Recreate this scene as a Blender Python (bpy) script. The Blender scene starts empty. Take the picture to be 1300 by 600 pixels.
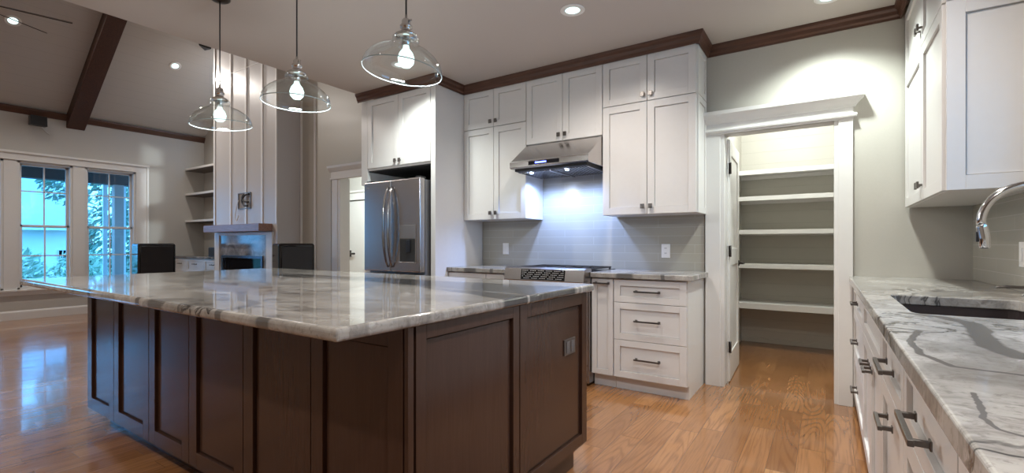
import bpy, math, random
from mathutils import Vector, Matrix
random.seed(4)
SC = bpy.context.scene
COL = SC.collection
# ------------------------------------------------------------------ camera, sky, exposure
F_PX, HORIZON, YAW = 600.0, 309.5, math.atan(398/600.0)
cam_d = bpy.data.cameras.new('camera'); cam = bpy.data.objects.new('camera', cam_d); COL.objects.link(cam)
cam.location = (0, 0, 1.16); cam.rotation_euler = (math.pi/2, 0, YAW)
cam_d.sensor_width = 36; cam_d.lens = 36*F_PX/1300.0; cam_d.shift_y = (HORIZON-300)/1300.0
cam_d.clip_start = 0.02; cam_d.clip_end = 300
SC.camera = cam
SC.view_settings.view_transform = 'Standard'; SC.view_settings.look = 'None'
SC.view_settings.gamma = 1; SC.view_settings.use_curve_mapping = False
SC.view_settings.exposure = 0.45
w = bpy.data.worlds.new('world'); SC.world = w; w.use_nodes = True
w.node_tree.nodes['Background'].inputs[0].default_value = (0.13, 0.50, 1.0, 1)
w.node_tree.nodes['Background'].inputs[1].default_value = 4.6
CAN_W, PEND_W, VAULT_W, HOOD_W = 64, 18, 125, 6.0
CAN_C = (1.0, 0.93, 0.86)

# ------------------------------------------------------------------ helpers
WL = {}
def wloc(p): return WL.get(p.name, Vector((0,0,0))) if p else Vector((0,0,0))
def tag(o, label=None, cat=None, group=None, kind=None):
    if label: o['label'] = label
    if cat: o['category'] = cat
    if group: o['group'] = group
    if kind: o['kind'] = kind
    return o
def thing(name, loc, label, cat, group=None):
    o = bpy.data.objects.new(name, None); COL.objects.link(o); o.location = loc; o.empty_display_size = .1
    WL[o.name] = Vector(loc); return tag(o, label, cat, group)
def PYm(y): return lambda a, d, z: (a, y-d, z)        # face looking to -Y, a = x
def PXm(x): return lambda a, d, z: (x-d, a, z)        # face looking to -X, a = y
def PXp(x): return lambda a, d, z: (x+d, a, z)        # face looking to +X, a = y
class MB:
    def __init__(s): s.v = []; s.f = []; s.smooth = []
    def box(s, x0, x1, y0, y1, z0, z1, P=None):
        b = len(s.v)
        for x in (x0, x1):
            for y in (y0, y1):
                for z in (z0, z1): s.v.append(Vector(P(x, y, z) if P else (x, y, z)))
        for q in ((0,1,3,2),(4,6,7,5),(0,4,5,1),(2,3,7,6),(0,2,6,4),(1,5,7,3)): s.f.append([b+i for i in q]); s.smooth.append(False)
        return s
    def poly(s, pts, P=None):
        b = len(s.v); s.v += [Vector(P(*p) if P else p) for p in pts]; s.f.append(list(range(b, b+len(pts)))); s.smooth.append(False); return s
    def prism(s, pts, lo, hi, axis='x', P=None):
        n = len(pts); b = len(s.v)
        for t in (lo, hi):
            for (p, q) in pts:
                c = {'x': (t, p, q), 'y': (p, t, q), 'z': (p, q, t)}[axis]
                s.v.append(Vector(P(*c) if P else c))
        s.f.append([b+i for i in range(n)]); s.f.append([b+n+i for i in reversed(range(n))]); s.smooth += [False]*2
        for i in range(n):
            j = (i+1) % n; s.f.append([b+i, b+j, b+n+j, b+n+i]); s.smooth.append(False)
        return s
    def lathe(s, prof, c=(0,0,0), n=24, axis='z', close=False):
        b = len(s.v); c = Vector(c)
        for (r, z) in prof:
            for i in range(n):
                a = 2*math.pi*i/n
                p = (r*math.cos(a), r*math.sin(a), z)
                if axis == 'y': p = (p[0], p[2], p[1])
                if axis == 'x': p = (p[2], p[0], p[1])
                s.v.append(c+Vector(p))
        for k in range(len(prof)-1):
            for i in range(n):
                j = (i+1) % n
                s.f.append([b+k*n+i, b+k*n+j, b+(k+1)*n+j, b+(k+1)*n+i]); s.smooth.append(True)
        if close:
            s.f.append([b+i for i in reversed(range(n))]); s.smooth.append(False)
            e = b+(len(prof)-1)*n; s.f.append([e+i for i in range(n)]); s.smooth.append(False)
        return s
    def tube(s, pts, r, n=10):
        pts = [Vector(p) for p in pts]; rr = r if isinstance(r, (list, tuple)) else [r]*len(pts); b = len(s.v)
        t0 = (pts[1]-pts[0]).normalized(); up = Vector((0,0,1)) if abs(t0.z) < .9 else Vector((1,0,0)); nrm = t0.cross(up).normalized()
        for k, p in enumerate(pts):
            t = (pts[min(k+1, len(pts)-1)]-pts[max(k-1, 0)]).normalized()
            nrm = (nrm-t*nrm.dot(t)).normalized(); bn = t.cross(nrm)
            for i in range(n):
                a = 2*math.pi*i/n; s.v.append(p+rr[k]*(math.cos(a)*nrm+math.sin(a)*bn))
        for k in range(len(pts)-1):
            for i in range(n):
                j = (i+1) % n; s.f.append([b+k*n+i, b+k*n+j, b+(k+1)*n+j, b+(k+1)*n+i]); s.smooth.append(True)
        s.f.append([b+i for i in reversed(range(n))]); s.smooth.append(False)
        e = b+(len(pts)-1)*n; s.f.append([e+i for i in range(n)]); s.smooth.append(False)
        return s
    def sweep(s, path, prof):
        """profile (out, z) swept along a plan polyline; out = right-hand side of travel; closed profile"""
        P = [Vector((x, y)) for x, y in path]; n = len(prof); b = len(s.v)
        for k, p in enumerate(P):
            ns = []
            if k > 0: d = (p-P[k-1]).normalized(); ns.append(Vector((d.y, -d.x)))
            if k < len(P)-1: d = (P[k+1]-p).normalized(); ns.append(Vector((d.y, -d.x)))
            m = ns[0] if len(ns) == 1 else (ns[0]+ns[1])/(1+ns[0].dot(ns[1]))
            for (o, z) in prof: s.v.append(Vector((p.x+m.x*o, p.y+m.y*o, z)))
        for k in range(len(P)-1):
            for i in range(n):
                j = (i+1) % n; s.f.append([b+k*n+i, b+k*n+j, b+(k+1)*n+j, b+(k+1)*n+i]); s.smooth.append(False)
        s.f.append([b+i for i in reversed(range(n))]); e = b+(len(P)-1)*n; s.f.append([e+i for i in range(n)]); s.smooth += [False]*2
        return s
    def build(s, name, m, parent=None, bevel=0, loc=None, seg=2):
        me = bpy.data.meshes.new(name)
        if parent is not None: off = wloc(parent)
        elif loc is not None: off = Vector(loc)
        else:
            xs = [v.x for v in s.v]; ys = [v.y for v in s.v]; zs = [v.z for v in s.v]
            off = Vector(((min(xs)+max(xs))/2, (min(ys)+max(ys))/2, min(zs)))
        me.from_pydata([v-off for v in s.v], [], s.f); me.polygons.foreach_set('use_smooth', s.smooth)
        me.update()
        import bmesh
        bm = bmesh.new(); bm.from_mesh(me); bmesh.ops.recalc_face_normals(bm, faces=bm.faces); bm.to_mesh(me); bm.free()
        me.materials.append(m)
        o = bpy.data.objects.new(name, me); COL.objects.link(o)
        if parent is not None: o.parent = parent; WL[o.name] = off
        else: o.location = off; WL[o.name] = off
        if bevel:
            md = o.modifiers.new('bevel', 'BEVEL'); md.width = bevel; md.segments = seg; md.limit_method = 'ANGLE'; md.angle_limit = math.radians(40)
        return o
def copy_tree(o, parent=None, **kw):
    c = o.copy(); COL.objects.link(c)
    if parent: c.parent = parent
    for ch in [x for x in bpy.data.objects if x.parent == o]: copy_tree(ch, c)
    return c
def struct(mb, name, m, bevel=0, **kw):
    return tag(mb.build(name, m, bevel=bevel, **kw), kind='structure')

# ------------------------------------------------------------------ materials
class NT:
    def __init__(s, name):
        s.m = bpy.data.materials.new(name); s.m.use_nodes = True; s.t = s.m.node_tree; s.n = s.t.nodes; s.l = s.t.links
        s.b = s.n['Principled BSDF']; s.out = s.n['Material Output']
    def new(s, typ, **kw):
        n = s.n.new(typ)
        for k, v in kw.items(): setattr(n, k, v)
        return n
    def put(s, inp, v):
        if hasattr(v, 'is_linked') or isinstance(v, bpy.types.NodeSocket): s.l.new(v, inp)
        elif v is not None:
            try: inp.default_value = v
            except Exception: inp.default_value = (*v, 1)
    def math(s, op, a, b=None, c=None, clamp=False):
        n = s.new('ShaderNodeMath', operation=op, use_clamp=clamp)
        for i, v in enumerate((a, b, c)):
            if v is not None: s.put(n.inputs[i], v)
        return n.outputs[0]
    def vm(s, op, a, b=None, scale=None):
        n = s.new('ShaderNodeVectorMath', operation=op); s.put(n.inputs[0], a)
        if b is not None: s.put(n.inputs[1], b)
        if scale is not None: s.put(n.inputs['Scale'], scale)
        return n.outputs['Value'] if op in ('DOT_PRODUCT', 'LENGTH', 'DISTANCE') else n.outputs['Vector']
    def pos(s): return s.new('ShaderNodeNewGeometry').outputs['Position']
    def noise(s, vec, scale, detail=4, rough=.5, dist=0, col=False):
        n = s.new('ShaderNodeTexNoise'); s.put(n.inputs['Vector'], vec); n.inputs['Scale'].default_value = scale
        n.inputs['Detail'].default_value = detail; n.inputs['Roughness'].default_value = rough; n.inputs['Distortion'].default_value = dist
        return n.outputs['Color' if col else 'Fac']
    def ramp(s, f, stops, interp='LINEAR'):
        n = s.new('ShaderNodeValToRGB'); n.color_ramp.interpolation = interp; s.put(n.inputs[0], f)
        e = n.color_ramp.elements
        while len(e) < len(stops): e.new(.5)
        for k, (p, c) in enumerate(stops): e[k].position = p; e[k].color = (*c, 1) if len(c) == 3 else c
        return n.outputs[0]
    def mix(s, f, a, b, mode='MIX'):
        n = s.new('ShaderNodeMix', data_type='RGBA', blend_type=mode); s.put(n.inputs[0], f)
        for i, v in ((6, a), (7, b)):
            if isinstance(v, tuple): n.inputs[i].default_value = (*v[:3], 1)
            else: s.l.new(v, n.inputs[i])
        return n.outputs[2]
    def mrange(s, v, a, b, c=0., d=1., smooth=True):
        n = s.new('ShaderNodeMapRange'); n.interpolation_type = 'SMOOTHSTEP' if smooth else 'LINEAR'
        for i, x in enumerate((v, a, b, c, d)): s.put(n.inputs[i], x)
        return n.outputs[0]
    def bump(s, h, strength=.2, dist=.01):
        n = s.new('ShaderNodeBump'); n.inputs['Strength'].default_value = strength; n.inputs['Distance'].default_value = dist; s.l.new(h, n.inputs['Height']); s.l.new(n.outputs[0], s.b.inputs['Normal'])
    def col(s, v):
        s.put(s.b.inputs['Base Color'], v)
def M(name, c, rough=.5, metal=0, spec=.5, nscale=None, namp=.06, bump=0, coat=0, stretch=None):
    t = NT(name); t.b.inputs['Roughness'].default_value = rough; t.b.inputs['Metallic'].default_value = metal
    t.b.inputs['Specular IOR Level'].default_value = spec; t.b.inputs['Coat Weight'].default_value = coat
    if nscale:
        p = t.pos()
        if stretch: p = t.vm('MULTIPLY', p, stretch)
        f = t.noise(p, nscale, 5)
        t.col(t.mix(f, tuple(x*(1-namp) for x in c), tuple(min(1, x*(1+namp)) for x in c)))
        if bump: t.bump(f, bump, .004)
    else: t.b.inputs['Base Color'].default_value = (*c, 1)
    return t.m
white = M('white_cabinet_paint', (.69, .665, .64), .30, nscale=30, namp=.02)
trimw = M('white_trim_paint', (.71, .69, .665), .33, nscale=20, namp=.02)
wallm = M('greige_wall_paint', (.47, .445, .395), .6, nscale=90, namp=.03, bump=.05)
batw = M('batten_highlight_paint', (.82, .80, .78), .3, nscale=20, namp=.02)  # same paint as the boards, lightened to stand in for a gloss highlight
livwall = M('living_wall_paint', (.50, .475, .435), .6, nscale=90, namp=.03, bump=.05)
panelw = M('batten_wall_paint', (.50, .47, .415), .38, nscale=60, namp=.02)
chimw = M('chimney_board_paint', (.56, .53, .515), .33, nscale=60, namp=.02)
ceilm = M('ceiling_paint', (.47, .415, .375), .7, nscale=120, namp=.02, bump=.04)
steel = M('brushed_stainless', (.46, .43, .42), .24, 1, nscale=9, namp=.08, stretch=(1, 1, 30))
steel_h = M('hood_stainless', (.52, .49, .47), .2, 1, nscale=9, namp=.06, stretch=(1, 30, 30))
chrome = M('polished_chrome', (.62, .61, .60), .12, 1, nscale=20, namp=.04)
iron = M('dark_bronze_metal', (.06, .053, .05), .32, .8, nscale=60, namp=.2)
pull = M('gunmetal_pull', (.17, .155, .145), .3, .9, nscale=60, namp=.15)
black = M('black_plastic', (.012, .012, .014), .35, nscale=60, namp=.2)
grille = M('black_grille_cloth', (.022, .021, .023), .75, nscale=900, namp=.5, bump=.3)
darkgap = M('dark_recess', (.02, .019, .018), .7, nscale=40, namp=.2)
bglass = M('black_glass', (.008, .008, .01), .05, nscale=40, namp=.1)
plate = M('white_outlet_plastic', (.82, .8, .78), .3, nscale=60, namp=.01)
greyp = M('grey_plate', (.26, .24, .23), .35, .6, nscale=60, namp=.05)
wire = M('wire_jacket', (.03, .03, .035), .5, nscale=60, namp=.1)
wirew = M('pale_wire_jacket', (.7, .68, .66), .5, nscale=60, namp=.05)
def wood(name, a, b, rough, axis=(1, 12, 12), scale=5):
    t = NT(name); p = t.vm('MULTIPLY', t.pos(), axis); f = t.noise(p, scale, 7, .6, .6)
    t.col(t.ramp(f, [(.3, a), (.7, b)])); t.b.inputs['Roughness'].default_value = rough; t.bump(f, .08, .003); return t.m
brown = wood('stained_crown_wood', (.055, .022, .012), (.105, .043, .024), .42)
browny = wood('stained_crown_wood_depth', (.055, .022, .012), (.105, .043, .024), .42, (12, 1, 12))
beamm = wood('dark_beam_wood', (.035, .013, .008), (.075, .03, .018), .45, (2, 14, 14))
mantelw = wood('mantel_wood', (.20, .10, .07), (.36, .20, .15), .3, (1, 12, 12))
island_m = wood('espresso_island_wood', (.050, .024, .016), (.062, .031, .021), .20, (14, 14, 1), 5)
shelfw = wood('shelf_underside', (.30, .24, .20), (.40, .34, .30), .5)
def floor_mat():
    t = NT('oak_plank_floor'); p = t.pos(); sx = t.new('ShaderNodeSeparateXYZ'); t.l.new(p, sx.inputs[0])
    cb = t.new('ShaderNodeCombineXYZ'); t.l.new(sx.outputs[1], cb.inputs[0]); t.l.new(sx.outputs[0], cb.inputs[1])
    br = t.new('ShaderNodeTexBrick'); t.l.new(cb.outputs[0], br.inputs['Vector'])
    br.offset = .37; br.offset_frequency = 2; br.squash = .8; br.squash_frequency = 3
    for k, v in (('Color1', (0,0,0,1)), ('Color2', (1,1,1,1)), ('Mortar', (.5,.5,.5,1)), ('Scale', 1), ('Mortar Size', .0008), ('Mortar Smooth', .1), ('Bias', 0), ('Brick Width', 1.05), ('Row Height', .13)): br.inputs[k].default_value = v
    rnd = t.math('ADD', br.outputs['Color'], 0)
    off = t.new('ShaderNodeCombineXYZ'); t.l.new(t.math('MULTIPLY', rnd, 17.), off.inputs[0]); t.l.new(t.math('MULTIPLY', rnd, 31.), off.inputs[1]); t.l.new(t.math('MULTIPLY', rnd, 7.), off.inputs[2])
    q = t.vm('ADD', t.vm('MULTIPLY', p, (1, .10, 1)), off.outputs[0])
    # cathedral grain: contour lines of a smooth noise
    h = t.noise(q, 3.6, 2, .5, .25)
    ring = t.math('ABSOLUTE', t.math('SUBTRACT', t.math('FRACT', t.math('MULTIPLY', h, 26.)), .5))
    line = t.math('MULTIPLY', t.mrange(ring, .0, .30, 1, 0), t.mrange(t.noise(q, 2.0, 2), .35, .6, .25, 1))
    fine = t.noise(t.vm('ADD', t.vm('MULTIPLY', p, (1, .04, 1)), off.outputs[0]), 90, 4, .6)
    base = t.ramp(rnd, [(0, (.23, .098, .034)), (.2, (.31, .138, .050)), (.7, (.355, .162, .062)), (.92, (.40, .19, .076)), (1, (.45, .235, .10))])
    patch = t.noise(q, 2.2, 3)
    base = t.mix(t.mrange(patch, .3, .75, 0, .35), base, (.24, .105, .045))
    c = t.mix(t.math('MULTIPLY', line, .5), base, (.145, .052, .016))
    c = t.mix(t.mrange(fine, .46, .68, 0, .55), c, (.17, .07, .03))
    c = t.mix(br.outputs['Fac'], c, (.12, .05, .02))
    t.col(c); rn = t.noise(t.vm('MULTIPLY', p, (1, .2, 1)), 14, 3)
    t.put(t.b.inputs['Roughness'], t.mrange(rn, .3, .7, .16, .26)); t.b.inputs['Coat Weight'].default_value = .5; t.b.inputs['Coat Roughness'].default_value = .06
    wav = t.noise(t.vm('MULTIPLY', p, (1, .5, 1)), 7, 2)
    hh = t.math('SUBTRACT', t.math('MULTIPLY', wav, .5), t.math('MULTIPLY', br.outputs['Fac'], .4)); t.bump(hh, .22, .006)
    return t.m
oak = floor_mat()
def granite(name, segs=(), band=False, flow=(1, 2.6, 1), light=(.40, .37, .335), seed=0.):
    t = NT(name); p = t.pos(); p0 = t.vm('ADD', p, (seed, seed*1.7, 0))
    wv = t.vm('SUBTRACT', t.noise(p0, 1.7, 4, .55, 0, True), (.5, .5, .5))
    pw = t.vm('ADD', p0, t.vm('SCALE', wv, scale=.55))
    q = t.vm('MULTIPLY', pw, flow)
    big = t.noise(q, 2.3, 8, .62, .8); med = t.noise(q, 7.5, 8, .68, 1.0); fine = t.noise(p0, 60, 5, .7)
    c = t.ramp(big, [(.25, (.20, .185, .17)), (.42, tuple(x*.68 for x in light)), (.55, light), (.80, (.58, .555, .52))])
    c = t.mix(t.mrange(med, .48, .66, 0, .75), c, (.20, .18, .165))
    c = t.mix(t.mrange(med, .28, .40, .45, 0), c, (.72, .70, .67))
    v = t.math('ABSOLUTE', t.math('SUBTRACT', t.noise(q, 1.6, 6, .6, 1.2), .5))
    gate = t.mrange(t.noise(p0, 1.3, 2), .50, .62)
    c = t.mix(t.math('MULTIPLY', t.mrange(v, .0, .03, 1, 0), gate), c, (.035, .033, .032))
    c = t.mix(t.mrange(fine, .52, .70, 0, .55), c, (.15, .135, .125))
    if band:
        sx = t.new('ShaderNodeSeparateXYZ'); t.l.new(t.vm('ADD', p, t.vm('SCALE', wv, scale=.10)), sx.inputs[0])
        lo = t.mrange(sx.outputs[0], -1.9, -1.04, 1.79, 1.50, False); hi = t.mrange(sx.outputs[0], -3.6, -1.04, 1.98, 2.16, False)
        a = t.math('MULTIPLY', t.mrange(t.math('SUBTRACT', sx.outputs[1], lo), 0, .03), t.mrange(t.math('SUBTRACT', hi, sx.outputs[1]), 0, .03))
        a = t.math('MULTIPLY', a, t.mrange(sx.outputs[0], -4.0, -3.0))
        crack = t.mrange(t.math('ABSOLUTE', t.math('SUBTRACT', t.math('ADD', sx.outputs[1], t.math('MULTIPLY', sx.outputs[0], .10)), 1.60)), .004, .012)
        a = t.math('MULTIPLY', a, crack)
        c = t.mix(t.math('MULTIPLY', a, .93), c, (.062, .060, .060))
    if segs:
        pz = t.vm('ADD', t.vm('MULTIPLY', p, (1, 1, 0)), t.vm('SCALE', t.vm('SUBTRACT', t.noise(p, 9, 4, .6, 0, True), (.5, .5, .5)), scale=.028))
        dmin = None
        for (ax, ay, bx, by, wd) in segs:
            A = Vector((ax, ay, 0)); B = Vector((bx, by, 0)); D = B-A
            pa = t.vm('SUBTRACT', pz, (ax, ay, 0))
            k = t.math('MULTIPLY', t.vm('DOT_PRODUCT', pa, tuple(D/D.length_squared)), 1., clamp=True)
            pr = t.vm('SCALE', (D.x, D.y, 0), scale=k)
            d = t.math('DIVIDE', t.vm('LENGTH', t.vm('SUBTRACT', t.vm('MULTIPLY', pa, (1, 1, 0)), pr)), wd)
            dmin = d if dmin is None else t.math('MINIMUM', dmin, d)
        c = t.mix(t.mrange(dmin, .9, 1.5, .97, 0), c, (.028, .026, .026))
        c = t.mix(t.mrange(dmin, 1.2, 3.4, .35, 0), c, (.30, .28, .26))
    t.col(c); t.b.inputs['Roughness'].default_value = .07 if band else .11; t.b.inputs['Coat Weight'].default_value = .3 if band else 0; t.b.inputs['Coat Roughness'].default_value = .03; t.b.inputs['Specular IOR Level'].default_value = .5 if band else .06
    return t.m
def segl(pts, wd): return [(*pts[i], *pts[i+1], wd) for i in range(len(pts)-1)]
g_island = granite('island_granite', segl([(-2.33,.70),(-2.33,.80)], .016)+segl([(-2.21,.70),(-2.11,.82)], .040)+segl([(-1.97,.70),(-1.94,.82)], .009)+segl([(-1.68,.70),(-1.65,.80),(-1.73,.92),(-1.90,.96),(-2.2,1.10)], .016)+segl([(-1.42,.72),(-1.38,.78)], .025)+segl([(-2.9,.70),(-2.95,.9)], .012), band=True, seed=3.1)
g_right = granite('sink_granite', segl([(.223,2.041),(.30,1.99),(.35,1.88),(.34,1.75),(.322,1.61),(.31,1.48),(.335,1.37),(.46,1.28)], .021)+segl([(.112,1.66),(.166,1.665),(.21,1.64),(.184,1.54),(.166,1.45),(.166,1.29),(.20,1.20),(.29,1.185),(.43,1.15)], .0062)+segl([(.44,2.15),(.45,2.09),(.50,2.20),(.57,2.29)], .006)+segl([(.193,1.0),(.172,.865),(.181,.823),(.24,.78)], .003), flow=(1.6, 1.2, 1), light=(.42, .40, .37), seed=9.4)
g_back = granite('range_wall_granite', segl([(-1.40,3.5),(-1.22,3.62),(-1.05,3.60),(-.9,3.85)], .03)+segl([(-2.95,3.5),(-2.75,3.62),(-2.5,3.7)], .03)+segl([(-1.30,3.5),(-1.28,3.7)], .035)+segl([(-1.02,3.5),(-1.0,3.65)], .012)+segl([(-2.6,3.5),(-2.58,3.7)], .015), seed=5.5)
g_dark = granite('built_in_granite', seed=1.0, light=(.2, .19, .18))
def tile_mat(name, horiz, c):
    t = NT(name); sx = t.new('ShaderNodeSeparateXYZ'); t.l.new(t.pos(), sx.inputs[0]); cb = t.new('ShaderNodeCombineXYZ')
    t.l.new(sx.outputs[horiz], cb.inputs[0]); t.l.new(t.math('SUBTRACT', sx.outputs[2], .93), cb.inputs[1])
    br = t.new('ShaderNodeTexBrick'); t.l.new(cb.outputs[0], br.inputs['Vector']); br.offset = .5
    for k, v in (('Color1', tuple(x*.95 for x in c)+(1,)), ('Color2', c+(1,)), ('Mortar', (.50, .47, .42, 1)), ('Scale', 1), ('Mortar Size', .0016), ('Mortar Smooth', .2), ('Bias', 0), ('Brick Width', .61), ('Row Height', .075)): br.inputs[k].default_value = v
    t.col(br.outputs['Color']); t.b.inputs['Roughness'].default_value = .13
    h = t.math('ADD', t.math('MULTIPLY', br.outputs['Fac'], -1.), t.math('MULTIPLY', t.noise(t.pos(), 5, 2), .5)); t.bump(h, .18, .003); return t.m
tile_x = tile_mat('glass_subway_tile', 0, (.40, .375, .32))
tile_y = tile_mat('glass_subway_tile_side', 1, (.40, .375, .32))
def ship(name, c, horiz_axis):
    t = NT(name); sx = t.new('ShaderNodeSeparateXYZ'); t.l.new(t.pos(), sx.inputs[0])
    fr = t.math('FRACT', t.math('MULTIPLY', sx.outputs[horiz_axis], 1/.14)); d = t.math('ABSOLUTE', t.math('SUBTRACT', fr, .5))
    ln = t.mrange(d, .475, .5); t.col(t.mix(t.math('MULTIPLY', ln, .35), c, tuple(x*.5 for x in c))); t.b.inputs['Roughness'].default_value = .5; t.bump(t.math('MULTIPLY', ln, -1.), .3, .004); return t.m
vaultm = ship('shiplap_ceiling', (.46, .43, .395), 0)
pantry_w = ship('pantry_shiplap', (.50, .475, .42), 2)
def stone():
    t = NT('grey_marble'); p = t.pos(); wv = t.vm('SUBTRACT', t.noise(p, 2.5, 4, .5, 0, True), (.5,.5,.5)); q = t.vm('MULTIPLY', t.vm('ADD', p, t.vm('SCALE', wv, scale=.5)), (1, 1, 2.2))
    t.col(t.ramp(t.noise(q, 3.5, 8, .65, .7), [(.3, (.10, .10, .11)), (.5, (.24, .24, .25)), (.7, (.42, .42, .43))])); t.b.inputs['Roughness'].default_value = .12; return t.m
marble = stone()
def emis(name, c, s):
    t = NT(name); e = t.new('ShaderNodeEmission'); e.inputs[0].default_value = (*c, 1); e.inputs[1].default_value = s; t.l.new(e.outputs[0], t.out.inputs[0]); return t.m
lens_m = emis('lit_lens', (.74, 1.0, .98), 1.5); bulb_m = emis('lit_bulb', (.74, 1.0, .98), 1.6); led_m = emis('hood_led', (.6, .75, 1), 9); disp_m = emis('hood_display', (.12, .16, 1), 5)
def glass(name, tint=(1,1,1), base=.04, edge=.75):
    t = NT(name); tr = t.new('ShaderNodeBsdfTransparent'); tr.inputs[0].default_value = (*tint, 1); gl = t.new('ShaderNodeBsdfGlossy'); gl.inputs['Roughness'].default_value = .02
    lw = t.new('ShaderNodeLayerWeight'); lw.inputs[0].default_value = .5
    f = t.math('ADD', t.math('MULTIPLY', t.math('POWER', lw.outputs['Facing'], 4.), edge), base)
    mx = t.new('ShaderNodeMixShader'); t.l.new(f, mx.inputs[0]); t.l.new(tr.outputs[0], mx.inputs[1]); t.l.new(gl.outputs[0], mx.inputs[2]); t.l.new(mx.outputs[0], t.out.inputs[0]); return t.m
shade_g = glass('clear_shade_glass', (.93, .955, .95), .09, .9); pane_g = glass('window_pane_glass', (.93, .97, 1), .03, .5)
# outside
grass = M('lawn', (.05, .10, .05), .8, nscale=6, namp=.4); bark = M('bark', (.05, .045, .05), .8, nscale=12, namp=.3)
leafA = M('leaf_green', (.16, .27, .20), .5, nscale=3, namp=.5); leafB = M('leaf_pale_green', (.42, .55, .42), .5, nscale=3, namp=.4)
siding = M('neighbour_siding', (.85, .87, .86), .7, nscale=5, namp=.04); roofm = M('neighbour_roof', (.42, .47, .55), .7, nscale=5, namp=.1)
porchm = M('porch_paint', (.50, .36, .32), .6, nscale=10, namp=.06); porchdark = M('porch_ceiling_stain', (.05, .042, .04), .6, nscale=10, namp=.2)
deck = M('porch_deck', (.22, .21, .21), .6, nscale=10, namp=.1)

# ------------------------------------------------------------------ room shell
CZ = 2.79; WY = 4.17; RX = .80; LX = -10.3; EX = -4.25; SY = -2.6
def walls():
    struct(MB().box(LX-.15, 1.0, SY-.15, 6.5, -.12, 0), 'floor', oak)
    # kitchen flat ceiling with its edge towards the vaulted room
    struct(MB().box(EX, 1.0, SY-.15, WY+.12, CZ, CZ+.25), 'ceiling', ceilm)
    ridx, ridz, s0, sl = -7.275, 3.26+.725*3.025, 3.26, .725
    struct(MB().prism([(LX, s0), (ridx, ridz), (EX, s0), (EX, s0+.12), (ridx, ridz+.12), (LX, s0+.12)], SY-.15, WY+.4, 'y'), 'ceiling_vault', vaultm)
    struct(MB().box(EX, EX+.12, SY-.15, WY+.4, CZ+.25, s0+.12), 'wall_header', livwall)
    # range wall with the pantry opening and the passage opening
    b = MB()
    for (x0, x1, z0, z1) in ((-6.57-.0, -5.63, 0, 3.3), (-5.63, -4.75, 2.085, 3.3), (-4.75, -.70, 0, 3.3), (-.70, .066, 2.085, 3.3), (.066, RX+.12, 0, 3.3)):
        b.box(x0, x1, WY, WY+.12, z0, z1)
    struct(b, 'wall_back', wallm)
    g = MB(); g.prism([(-8.44, 3.3), (-8.44, 4.62), (ridx, ridz), (EX, 3.3)], WY+.02, WY+.12, 'y'); g.box(-8.44, -6.57, WY+.02, WY+.12, 0, 3.3); struct(g, 'wall_gable', panelw)
    struct(MB().prism([(LX, 0), (-8.44, 0), (-8.44, 4.62), (LX, s0)], 4.45, 4.57, 'y'), 'wall_niche', livwall)
    # window wall
    b = MB(); ys = [SY, 1.00, 3.327, WY+.4]
    b.box(LX-.15, LX, SY-.15, -1.35, 0, s0+.1); b.box(LX-.15, LX, -.45, 1.0, 0, s0+.1); b.box(LX-.15, LX, -1.35, -.45, 0, .46); b.box(LX-.15, LX, -1.35, -.45, 2.44, s0+.1); b.box(LX-.15, LX, 3.327, WY+.4, 0, s0+.1); b.box(LX-.15, LX, 1.0, 3.327, 0, .46); b.box(LX-.15, LX, 1.0, 3.327, 2.44, s0+.1)
    struct(b, 'wall_left', livwall)
    # sink wall, with the window over the sink beyond the frame
    b = MB(); b.box(RX, RX+.15, SY-.15, 1.3, 0, CZ); b.box(RX, RX+.15, 2.5, WY+.1, 0, CZ); b.box(RX, RX+.15, 1.3, 2.5, 0, 1.3); b.box(RX, RX+.15, 1.3, 2.5, 2.1, CZ)
    struct(b, 'wall_right', wallm)
    b = MB(); b.prism([(LX, 0), (1.0, 0), (1.0, 3.3), (EX, 3.3), (ridx, ridz), (LX, s0)], SY-.15, SY, 'y'); struct(b, 'wall_front', livwall)
    # pantry
    b = MB(); b.box(-.98, -.845, WY+.12, 6.37, 0, 2.79); b.box(.9, 1.02, WY+.12, 6.37, 0, 2.79); b.box(-.98, 1.02, 6.27, 6.37, 0, 2.79); b.box(-.98, 1.02, WY+.1, 6.37, 2.79, 2.85)
    struct(b, 'wall_pantry', pantry_w)
    # passage beyond the opening beside the refrigerator
    b = MB(); b.box(-9.4, -9.3, 4.6, 6.4, 0, 2.79); b.box(-3.6, -3.5, WY+.14, 6.4, 0, 2.79); b.box(-9.4, -3.5, 6.3, 6.4, 0, 2.79); b.box(-9.4, -3.5, WY+.14, 6.4, 2.79, 2.85)
    struct(b, 'wall_passage', livwall)
walls()
# tile
struct(MB().box(-3.14, -.84, WY-.012, WY-.0005, .93, 2.12), 'wall_backsplash', tile_x)
struct(MB().box(RX-.012, RX-.0005, 2.70, WY-.001, .931, 1.45), 'wall_side_backsplash', tile_y)
# crown
CP = [(0, 2.702), (.008, 2.702), (.010, 2.716), (.020, 2.728), (.026, 2.752), (.040, 2.768), (.044, 2.789), (0, 2.789)]
struct(MB().sweep([(-4.27, 3.385), (-3.13, 3.385), (-3.13, 3.815), (-.815, 3.815), (-.815, WY-.001), (.435, WY-.001), (.435, 2.89), (RX-.002, 2.89)], CP), 'trim_1', brown)
struct(MB().sweep([(LX+.001, SY), (LX+.001, 4.449)], [(0, 3.16), (.012, 3.16), (.02, 3.18), (.05, 3.235), (.05, 3.262), (0, 3.262)]), 'trim_2', browny)
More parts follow.
